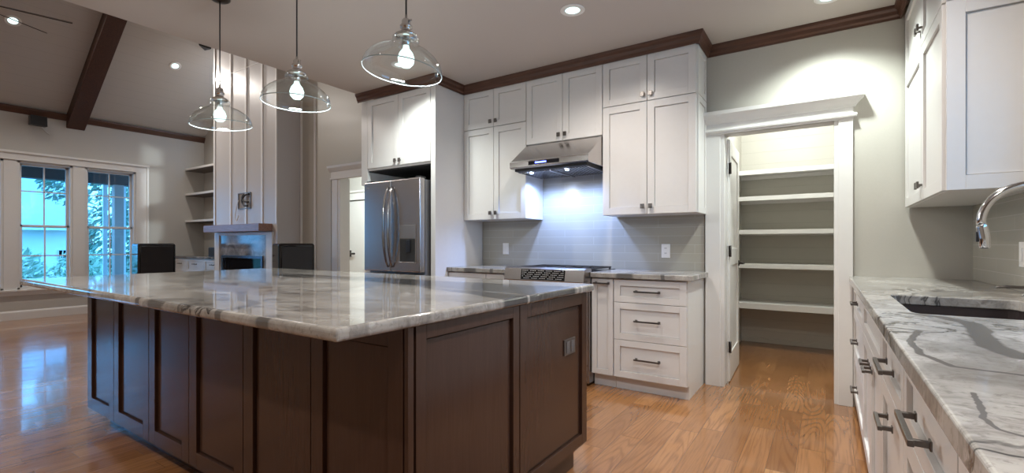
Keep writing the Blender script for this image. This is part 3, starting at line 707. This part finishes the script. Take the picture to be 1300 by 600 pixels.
tag(MB().box(-.842, -.822, 5.835, 5.859, .06, 2.12).build('shelf_upright', trimw, None, .001), 'slim white upright post at the left ends of the pantry shelves', 'post')
def pantry_door():
    r = thing('door_1', (-.662, WY+.10, 0), None, None); r['kind'] = 'structure'
    # leaf swung into the pantry, nearly square to the wall; built along +Y from the hinge
    Hx, Hy, L, T = -.665, WY+.125, .70, .036; ang = math.radians(2.2)
    def Q(a, d, z): return (Hx+a*math.sin(-ang)-0*d+ -d*math.cos(ang)*1.0, Hy+a*math.cos(ang)-d*math.sin(ang), z)
    # d = 0 is the face looking +X
    b = MB(); z0, z1 = .012, 2.035; s = .11
    def bx(a0, a1, d0, d1, q0, q1): b.box(a0, a1, d0, d1, q0, q1, Q)
    bx(0, s, 0, T, z0, z1); bx(L-s, L, 0, T, z0, z1); bx(s, L-s, 0, T, z0, .24); bx(s, L-s, 0, T, z1-.12, z1); bx(s, L-s, 0, T, .98, 1.12)
    bx(s, L-s, .010, T-.01, .24, .98); bx(s, L-s, .010, T-.01, 1.12, z1-.12)
    leaf = b.build('door_leaf', trimw, r, .002)
    for z in (.30, 1.10, 1.79):
        MB().box(-.006, .004, -.006, T-.004, z-.045, z+.045, Q).tube([Q(-.008, -.006, z-.047), Q(-.008, -.006, z+.047)], .007).box(-.03, -.006, -.006, -.003, z-.045, z+.045, Q).build('hinge', iron, r)
    h = MB().lathe([(.001, 0), (.026, 0), (.026, .008), (.012, .012), (.010, .045)], Q(L-.065, -.0, .98), 16, 'x').tube([Vector(Q(L-.065, -.045, .98)), Vector(Q(L-.19, -.048, .98))], [.010, .007])
    h.build('door_lever', iron, leaf)
pantry_door()
def passage_door():
    r = thing('door_2', (-7.3, 6.2, 0), None, None); r['kind'] = 'structure'
    P = PYm(6.29); b = MB(); b.box(-8.25, -7.45, 0, .035, 0, 2.03, P); b.box(-8.36, -8.25, 0, .05, 0, 2.1, P).box(-7.45, -7.34, 0, .05, 0, 2.1, P).box(-8.38, -7.32, 0, .06, 2.05, 2.2, P)
    b.box(-8.42, -7.28, 0, .09, 2.2, 2.24, P).box(-8.40, -7.30, 0, .075, 2.05, 2.075, P)
    leaf = b.build('door_leaf', trimw, r, .002)
    MB().box(-8.20, -8.10, .035, .05, .90, 1.03, P).tube([P(-8.15, .09, .965), P(-7.93, .095, .965)], .02).tube([P(-8.15, .035, .965), P(-8.15, .095, .965)], .02).build('door_lever', iron, leaf)
passage_door()

# ------------------------------------------------------------------ fireplace, built-ins
def living():
    Y = 3.80; x0, x1 = -8.44, -6.574
    b = MB(); fy = Y
    for (a, c, z0, z1) in ((x0, -8.20, 0, 1.30), (-6.86, x1, 0, 1.30)): b.box(a, c, fy, WY+.019, z0, z1)
    b.box(-8.20, -6.86, 3.98, WY+.019, 0, 1.30)
    b.prism([(x0, 1.30), (x0, 4.58), (-7.275, 5.42), (x1, 4.9), (x1, 1.30)], fy, WY+.019, 'y')
    struct(b, 'wall_chimney', chimw)
    b = MB(); P = PYm(Y)
    for x in (-7.89, -7.425, -6.965): b.box(x-.021, x+.021, 0, .014, 1.46, 3.868, P); b.box(x-.021, x+.021, 0, .014, 3.88, 4.75, P)
    b.box(x0, x0+.045, 0, .014, 1.46, 4.5, P); b.box(x1-.03, x1, 0, .014, 1.46, 4.8, P)
    b.box(x0, x1, 0, .004, 3.868, 3.88, P)
    struct(b, 'trim_6', batw, .004)
    r = thing('fireplace', (-7.53, Y, 0), 'linear fireplace in grey marble with white surround below the mantel', 'fireplace')
    b = MB(); b.box(-8.36, -8.22, 0, .03, 0, 1.335, P).box(-6.82, -6.66, 0, .03, 0, 1.335, P).box(-8.22, -6.82, 0, .03, 1.295, 1.335, P)
    b.build('surround', trimw, r, .003)
    b = MB(); b.box(-8.22, -8.14, 0, .012, 0, 1.295, P).box(-6.93, -6.82, 0, .012, 0, 1.295, P).box(-8.14, -6.93, 0, .012, .975, 1.295, P).box(-8.14, -6.93, 0, .012, 0, .42, P)
    b.build('marble_slab', marble, r, .001)
    ff = M('firebox_blue_reflection', (.10, .13, .18), .25, .6, nscale=30)  # blue in the frame colour stands in for a reflection
    b = MB(); b.box(-8.15, -6.92, .010, .03, .94, .98, P).box(-8.15, -8.10, .010, .03, .42, .94, P).box(-6.97, -6.92, .010, .03, .42, .94, P).box(-8.15, -6.92, .010, .03, .40, .43, P).build('firebox_frame', ff, r, .002)
    MB().box(-8.10, -6.97, -.03, .004, .43, .94, P).build('firebox_glass', bglass, r)
    o = MB().box(-8.365, -6.70, 0.001, .20, 1.345, 1.455, P).build('mantel_beam', mantelw, None, .004); tag(o, 'wooden mantel beam across the fireplace breast', 'mantel')
    # open wall box with loose cables above the mantel
    r = thing('recessed_wall_box', (-7.46, Y, 1.68), 'open media wall box with loose cables above the mantel', 'wall box')
    b = MB(); a0, a1, z0, z1 = -7.65, -7.28, 1.70, 1.95
    b.box(a0, a0+.012, 0, .016, z0, z1, P).box(a1-.012, a1, 0, .016, z0, z1, P).box(a0, a1, 0, .016, z0, z0+.012, P).box(a0, a1, 0, .016, z1-.012, z1, P).build('box_rim', greyp, r, .001)
    MB().box(a0+.01, a1-.01, 0, .0165-.012, z0+.01, z1-.01, P).build('box_back', M('box_back_beige', (.30, .26, .23), .6, nscale=12, namp=.4), r)
    def cable(pts, m, rad=.008):
        V = [Vector(P(*p)) for p in pts]; out = []
        for i in range(len(V)-1):
            p0 = V[max(i-1, 0)]; p1 = V[i]; p2 = V[i+1]; p3 = V[min(i+2, len(V)-1)]
            for k in range(6):
                t = k/6; out.append(.5*((2*p1)+(p2-p0)*t+(2*p0-5*p1+4*p2-p3)*t*t+(3*p1-p0-3*p2+p3)*t**3))
        out.append(V[-1]); MB().tube(out, rad, 8).build('cable', m, r)
    cable([(-7.31, .02, 1.92), (-7.40, .04, 1.90), (-7.46, .05, 1.83), (-7.40, .05, 1.75), (-7.31, .04, 1.74)], wire, .014)
    cable([(-7.32, .02, 1.80), (-7.40, .05, 1.81), (-7.45, .05, 1.87), (-7.42, .04, 1.92)], wire, .012)
    cable([(-7.62, .02, 1.84), (-7.66, .03, 1.72), (-7.70, .03, 1.58), (-7.66, .03, 1.52), (-7.60, .03, 1.60)], wirew, .006)
    # built-in shelves and cabinets left of the chimney
    for z, lab in ((2.61, 'top built-in shelf left of the chimney breast'), (2.127, 'middle built-in shelf left of the chimney breast'), (1.615, 'lowest built-in shelf left of the chimney, above cabinets')):
        r = thing('built_in_shelf', (-9.4, 4.28, z-.05), lab, 'shelf'); MB().box(LX+.002, x0-.001, 4.11, 4.449, z-.038, z).build('board', trimw, r, .002); MB().box(LX+.003, x0-.002, 4.125, 4.449, z-.048, z-.038).build('underside_shade', M('shelf_shade_brown', (.07, .05, .04), .5, nscale=20), r)  # thin brown sheet paints the shade under each white shelf
    for a, c, lab, hx in ((LX+.002, -9.75, 'narrow white built-in cabinet in the corner by the windows', -9.90), (-9.748, x0-.002, 'wide white built-in cabinet beside the fireplace', -9.10)):
        r = thing('built_in_cabinet', ((a+c)/2, 3.95, 0), lab, 'cabinet'); MB().box(a, c, 3.945, 4.449, .09, .90).build('body', white, r, .001)
        MB().box(a, c, 4.0, 4.448, 0, .09).build('toe_kick', white, r)
        PP = PYm(3.945); n = 1 if c < -9.5 else 2; wd = (c-a)/n
        for i in range(n):
            d = shaker(MB(), PP, a+i*wd+.003, a+(i+1)*wd-.003, .66, .89, .045).build('drawer', white, r, .001); barpull(PP, a+i*wd+(wd*.5 if n == 1 else wd*.5), .80, .02, d, .12, iron)
            shaker(MB(), PP, a+i*wd+.003, a+(i+1)*wd-.003, .10, .655, .055).build('door', white, r, .001)
    tag(MB().box(LX+.002, x0-.002, 3.90, 4.449, .90, .935).build('countertop', g_dark, None, .003), 'dark stone worktop on the built-in cabinets left of the fireplace', 'countertop')
    r = thing('bookshelf_speaker', (-8.75, 4.1, .935), 'small black box speaker on the built-in worktop beside the chimney', 'speaker')
    MB().box(-9.14, -8.80, 4.02, 4.22, .935, 1.10).build('cabinet', black, r, .004); MB().box(-9.13, -8.81, 4.012, 4.02, .945, 1.09).build('grille', grille, r, .003)
    # floor standing loudspeakers either side of the fireplace
    def tower(x, y, rz, w_, label):
        r = thing('floor_speaker', (0, 0, 0), label, 'speaker', None); WL[r.name] = Vector((0, 0, 0)); h = w_/2
        MB().box(-h, h, -.20, .20, .03, 1.168).build('cabinet', bglass, r, .035, seg=5)
        MB().box(-h+.035, h-.035, -.210, -.199, .08, 1.125).build('grille', grille, r, .006)
        MB().box(-h+.03, h-.03, -.17, .17, 0, .03).build('plinth', black, r, .003)
        r.location = (x, y, 0); r.rotation_euler = (0, 0, rz); return r
    tower(-9.06, 3.17, math.radians(84), .50, 'wide black floor loudspeaker in front of the window casing')
    tower(-5.88, 3.62, math.radians(72), .44, 'wide black floor loudspeaker against the boarded wall right of the fireplace')
    # wall speaker by the crown
    r = thing('wall_speaker', (LX, 2.06, 2.99), 'small black speaker mounted high on the window wall under the crown', 'speaker')
    MB().prism([(LX+.05, 2.995), (LX+.05, 3.135), (LX+.17, 3.14), (LX+.19, 2.985)], 1.95, 2.14, 'y').build('cabinet', black, r, .004)
    MB().tube([(LX+.001, 2.05, 3.07), (LX+.06, 2.05, 3.07)], .02).build('bracket', iron, r)
    MB().tube([(LX+.03, 2.10, 3.03), (LX+.012, 2.12, 2.98), (LX+.012, 2.16, 2.93), (LX+.012, 2.20, 2.90)], .005).build('cable', wirew, r)
    r = thing('ceiling_speaker', (-8.6, 3.76, 4.4), 'small black wedge speaker hanging on the vaulted ceiling near the chimney', 'speaker')
    MB().prism([(-8.52, 3.60), (-8.52, 3.79), (-8.68, 3.76)], 4.40, 4.53, 'z').build('cabinet', black, r, .004)
living()
# beam on the vault, lying along the slope
def beam():
    s = .725; x0, x1 = LX+.001, -7.3
    zt = lambda x: 3.26+s*(x-LX)-.002
    o = MB().prism([(x0, 3.045), (x1, 3.045+s*(x1-x0)), (x1, zt(x1)), (x0, zt(x0))], 2.40, 2.63, 'y').build('ceiling_beam', beamm, None, .004)
    tag(o, kind='structure'); o.name = 'trim_7'
beam()
# ------------------------------------------------------------------ ceiling fan
def fan():
    c = Vector((-7.30, .83, 3.655)); r = thing('ceiling_fan', c, 'dark ceiling fan with long slim blades under the vault, top left', 'ceiling fan')
    MB().lathe([(.001, 3.56), (.10, 3.57), (.14, 3.61), (.14, 3.68), (.09, 3.74), (.03, 3.76), (.03, 3.8)], (c.x, c.y, 0), 24).build('motor', iron, r)
    MB().tube([(c.x, c.y, 3.78), (c.x, c.y, 5.32)], .018).build('downrod', iron, r)
    MB().lathe([(.08, 5.30), (.07, 5.36), (.03, 5.40)][::-1]+[(.03, 5.24)], (c.x, c.y, 0), 20).build('canopy', iron, r)
    for k in range(9):
        a = math.radians(77+39*k if k < 2 else 77+40*k); ca, sa = math.cos(a), math.sin(a); L = .90 if k == 0 else .85
        def Q(u, v, z): return (c.x+u*ca-v*sa, c.y+u*sa+v*ca, 3.655+z+v*.42)
        MB().prism([(.12, -.03), (.30, -.055), (L-.03, -.072), (L, -.045), (L, .045), (L-.03, .072), (.30, .055), (.12, .03)], -.004, .004, 'z', Q).build('blade', iron, r, .001)
fan()

# ------------------------------------------------------------------ lamps
def can(x, y, label, power=CAN_W, z=CZ, tilt=None, size=2.65, color=None):
    r = thing('recessed_downlight', (x, y, z), label, 'ceiling light', None); WL[r.name] = Vector((0, 0, 0))
    MB().lathe([(.052, .004), (.052, -.004), (.078, -.007), (.086, -.003), (.086, -.0005)], (0, 0, 0), 28).build('trim_ring', trimw, r)
    MB().lathe([(.0005, -.0015), (.052, -.0015)], (0, 0, 0), 28).build('lens', lens_m, r)
    l = bpy.data.lights.new('downlight_lamp', 'SPOT'); l.energy = power; l.color = color or CAN_C; l.spot_size = size; l.spot_blend = .75; l.shadow_soft_size = .05
    o = bpy.data.objects.new('downlight_lamp', l); COL.objects.link(o); o.parent = r; o.location = (0, 0, -.02)
    if tilt: r.rotation_euler = tilt
    r.location = (x, y, z); return r
can(-1.47, 2.98, 'round lit recessed downlight in the kitchen ceiling near the range hood', z=CZ-.0005)
can(-3.22, 3.02, 'recessed downlight in front of the refrigerator cabinet, behind the nearest pendant', z=CZ-.0005, color=(.92, 1, .97), size=2.4, power=CAN_W*1.2)
can(0.02, 3.76, 'recessed downlight hidden above the frame in front of pantry doorway', z=CZ-.0005, power=CAN_W*1.5, color=(.90, 1, .96), size=2.3)
can(0.0, 2.2, 'added fill downlight above the sink aisle outside the frame', z=CZ-.0005)  # aisle and seating-side cans from here on are unseen, added for even fill
can(-.1, .6, 'added fill downlight over the viewer end of the aisle', z=CZ-.0005)
can(-2.2, -.6, 'added fill downlight behind the island seating side', z=CZ-.0005)
can(-3.7, -.6, 'added fill downlight behind the far end of the island', z=CZ-.0005)
sl = math.atan(.725)
for (x, y, lab) in ((-9.07, 1.58, 'bright recessed light in the vault near the fan blades'), (-9.08, 3.48, 'bright recessed light in the vault right of the dark beam'), (-9.07, -.6, 'vault light outside the frame on the left')):
    can(x, y, lab, VAULT_W, 3.26+.725*(x-LX)-.003, (0, -sl, 0), 3.1)
def lampo(name, x, y, z, e, c, rad=.03):
    l = bpy.data.lights.new(name, 'POINT'); l.energy = e; l.color = c; l.shadow_soft_size = rad
    o = bpy.data.objects.new(name, l); COL.objects.link(o); o.location = (x, y, z); return o
r = thing('flush_ceiling_light', (-.3, 5.2, 2.78), 'flush pantry ceiling light above the door head', 'ceiling light')
MB().lathe([(.001, 2.70), (.10, 2.71), (.14, 2.75), (.14, 2.789)], (-.3, 5.2, 0), 24).build('diffuser', emis('pantry_diffuser', (1, .96, .9), 2), r); lampo('pantry_lamp', -.3, 5.2, 2.62, 46, (.93, 1, .97), .08)
r = thing('flush_ceiling_light', (-6.5, 5.2, 2.78), 'flush ceiling light in the passage beside the refrigerator', 'ceiling light')
MB().lathe([(.001, 2.70), (.10, 2.71), (.14, 2.75), (.14, 2.789)], (-6.5, 5.2, 0), 24).build('diffuser', emis('passage_diffuser', (.9, 1, 1), 2), r); lampo('passage_lamp', -6.5, 5.2, 2.62, 150, (.85, .97, 1), .08)

PEND = [(-3.345, 'farthest of three clear glass pendants, over the left end of the island'), (-2.468, 'middle one of three clear glass pendants over the island'), (-1.605, 'nearest and largest-looking clear glass pendant, in front of the refrigerator cabinet')]
def pendant():
    r = thing('glass_pendant', (0, 0, 0), PEND[0][1], 'pendant light', None); WL[r.name] = Vector((0, 0, 0))
    # heights relative to the rim
    prof = [(.180, 0), (.181, .006), (.179, .02), (.170, .045), (.150, .070), (.120, .093), (.092, .108), (.072, .117), (.060, .125), (.056, .133), (.060, .142), (.061, .152), (.052, .162), (.046, .166)]
    sh = MB().lathe(prof, (0, 0, 0), 56).build('glass_shade', shade_g, r)
    MB().lathe([(.180+.0024*math.cos(t), .0024*math.sin(t)) for t in [2*math.pi*k/8 for k in range(9)]], (0, 0, 0), 56).build('rim', M('glass_rim', (.30, .36, .36), .08, spec=1, nscale=20, namp=.02), sh)
    MB().lathe([(.001, .158), (.046, .158), (.050, .164), (.050, .170), (.034, .180), (.022, .186), (.022, .200), (.028, .204), (.028, .212), (.020, .222), (.020, .236), (.012, .246), (.006, .250), (.006, .262), (.001, .263)], (0, 0, 0), 28).build('socket_cap', chrome, r)
    MB().lathe([(.020, .158), (.020, .125), (.016, .120)], (0, 0, 0), 20).build('lamp_holder', chrome, r)
    MB().tube([(.020, 0, .232), (.034, 0, .232)], .005).build('switch_key', chrome, r)
    MB().tube([(0, 0, .255), (0, 0, CZ-1.948-.02)], .0042, 8).build('cord', black, r)
    MB().lathe([(.001, CZ-1.948-.001), (.062, CZ-1.948-.001), (.062, CZ-1.948-.010), (.045, CZ-1.948-.022), (.008, CZ-1.948-.026)], (0, 0, 0), 28).build('ceiling_canopy', iron, r)
    MB().lathe([(.013, .122), (.015, .108), (.030, .088), (.038, .064), (.034, .040), (.020, .024), (.0005, .019)], (0, 0, 0), 20).build('bulb', bulb_m, r)
    return r
p0 = pendant()
for i, (x, lab) in enumerate(PEND):
    o = p0 if i == 0 else copy_tree(p0)
    o['label'] = lab; o.location = (x, 1.54, 1.948)
    # the shades do not all hang true on their caps
    for ch in bpy.data.objects:
        if ch.parent == o and ch.name.startswith('glass_shade'):
            q = Matrix.Rotation(math.radians((-3.5, 1, 6.5)[i]), 4, Vector((x, 1.54, .8)).normalized()); pv = Matrix.Translation((0, 0, .155)); ch.matrix_local = pv @ q @ pv.inverted()
    lampo('pendant_lamp', x, 1.54, 1.948+.02, PEND_W, (.93, .98, 1), .03)

# ------------------------------------------------------------------ outside the windows
def outside():
    o = MB().box(-70, LX-2.6, -30, 40, -.55, -.5).build('ground', grass); tag(o, kind='structure')
    o = MB().box(-12.9, LX-.152, -1, 6.5, -.14, -.04).build('porch_deck', deck, None, .003); tag(o, kind='structure')
    b = MB(); b.box(-12.9, LX-.152, -1, 6.5, 2.62, 2.72); b.box(-12.8, -12.55, -1, 6.5, 2.42, 2.62); struct(b, 'ceiling_porch', porchdark)
    tag(MB().box(-12.75, -12.58, 3.70, 3.86, -.04, 2.42).build('porch_post', porchm, None, .004), 'grey porch post seen through the right-hand window', 'post')
    wp = M('white_post_paint', (.8, .82, .84), .5, nscale=9)
    for y, lab in ((3.61, 'slim white post just left of the grey porch post'), (3.93, 'slim white post just right of the grey porch post')):
        tag(MB().box(-13.0, -12.94, y, y+.075, -.5, 2.6).build('downspout', wp, None, .003), lab, 'post')
    # neighbour's house
    r = thing('neighbour_house', (-24, 4.5, -.5), 'pale neighbouring house with a low blue-grey roof beyond the garden', 'house')
    MB().box(-28, -22, -2, 5.6, -.5, 1.75).build('wall', siding, r)
    MB().prism([(-21.6, 1.70), (-25, 4.0), (-28.4, 1.70)], -2.3, 5.9, 'y').build('roof', roofm, r)
    MB().box(-21.6, -21.5, -2.3, 5.9, 1.62, 1.76).build('gutter', wp, r)
    w_ = MB().box(-22.02, -21.98, 4.92, 5.24, .40, .95).build('window', bglass, r)
    b = MB()
    for y in (4.91, 5.02, 5.13, 5.23): b.box(-21.98, -21.96, y, y+.02, .40, .95)
    for z in (.39, .66, .94): b.box(-21.98, -21.96, 4.91, 5.25, z, z+.02)
    b.build('muntin', wp, w_)
    def leaves(name, spots, m, size, label, cat, trunk=None):
        b = MB()
        for (cx, cy, cz, rx, ry, rz, n) in spots:
            for _ in range(n):
                while True:
                    q = Vector((random.uniform(-1, 1), random.uniform(-1, 1), random.uniform(-1, 1)))
                    if q.length < 1: break
                p = Vector((cx+q.x*rx, cy+q.y*ry, cz+q.z*rz)); a = Vector((random.gauss(0, 1), random.gauss(0, 1), random.gauss(0, 1))).normalized()
                u = a.orthogonal().normalized(); s = size*random.uniform(.6, 1.3); v = a.cross(u)
                b.poly([p-u*s, p+v*s*.35+a*s*.1, p+u*s, p-v*s*.35+a*s*.1])
        r = thing(name, (spots[0][0], spots[0][1], -.5), label, cat)
        b.build('foliage', m, r)
        if trunk: MB().tube(trunk, [.12, .09, .05]).build('trunk', bark, r)
        else: MB().tube([(spots[0][0], spots[0][1], -.52), (spots[0][0], spots[0][1], spots[0][2])], .04).build('stem', bark, r)
    leaves('shrub', [(-15.2, 2.7, .35, .7, .55, .75, 900)], leafB, .09, 'pale green shrub seen low through the left window', 'shrub')
    leaves('shrub', [(-15.8, 3.95, .3, .7, .6, .75, 900)], leafB, .09, 'pale green shrub seen low behind the window mullion', 'shrub')
    leaves('shrub', [(-14.2, 1.3, .4, .7, .6, .8, 700)], leafA, .09, 'dark green shrub seen low at the left frame edge', 'shrub')
    leaves('tree', [(-17.0, 5.1, 2.0, 1.2, 1.0, 2.3, 1900)], leafA, .12, 'dark leafy tree filling the right-hand window', 'tree', [(-17, 5.1, -.52), (-17, 5.1, 1), (-17, 5.1, 3)])
    leaves('tree', [(-19.6, 4.45, 3.2, .9, .55, .9, 420), (-20.2, 4.6, 4.3, 1.0, .9, .8, 900)], leafA, .11, 'tree whose thin hanging branches cross the top of the window', 'tree', [(-20.4, 5.6, -.52), (-20.4, 5.2, 2), (-20.2, 4.7, 4)])
outside()

# repeats share a group
GR = {'glass_pendant': 'glass pendants over the island', 'pantry_shelf': 'white shelves in the pantry', 'built_in_shelf': 'built-in shelves left of the chimney',
      'built_in_cabinet': 'built-in cabinets left of the fireplace', 'recessed_downlight': 'recessed ceiling lights', 'floor_speaker': 'floor loudspeakers beside the fireplace',
      'upper_cabinet': 'white wall cabinets', 'base_cabinet': 'white base cabinets', 'refrigerator_side_panel': 'end panels beside the refrigerator',
      'shrub': 'shrubs outside the windows', 'tree': 'trees outside the windows', 'downspout': 'slim white posts by the porch', 'flush_ceiling_light': 'flush lights in the side rooms', 'light_switch': 'white wall switches'}
for o in list(bpy.data.objects):
    k = o.name.split('.')[0]
    if o.parent is None and k in GR and 'label' in o: o['group'] = GR[k]
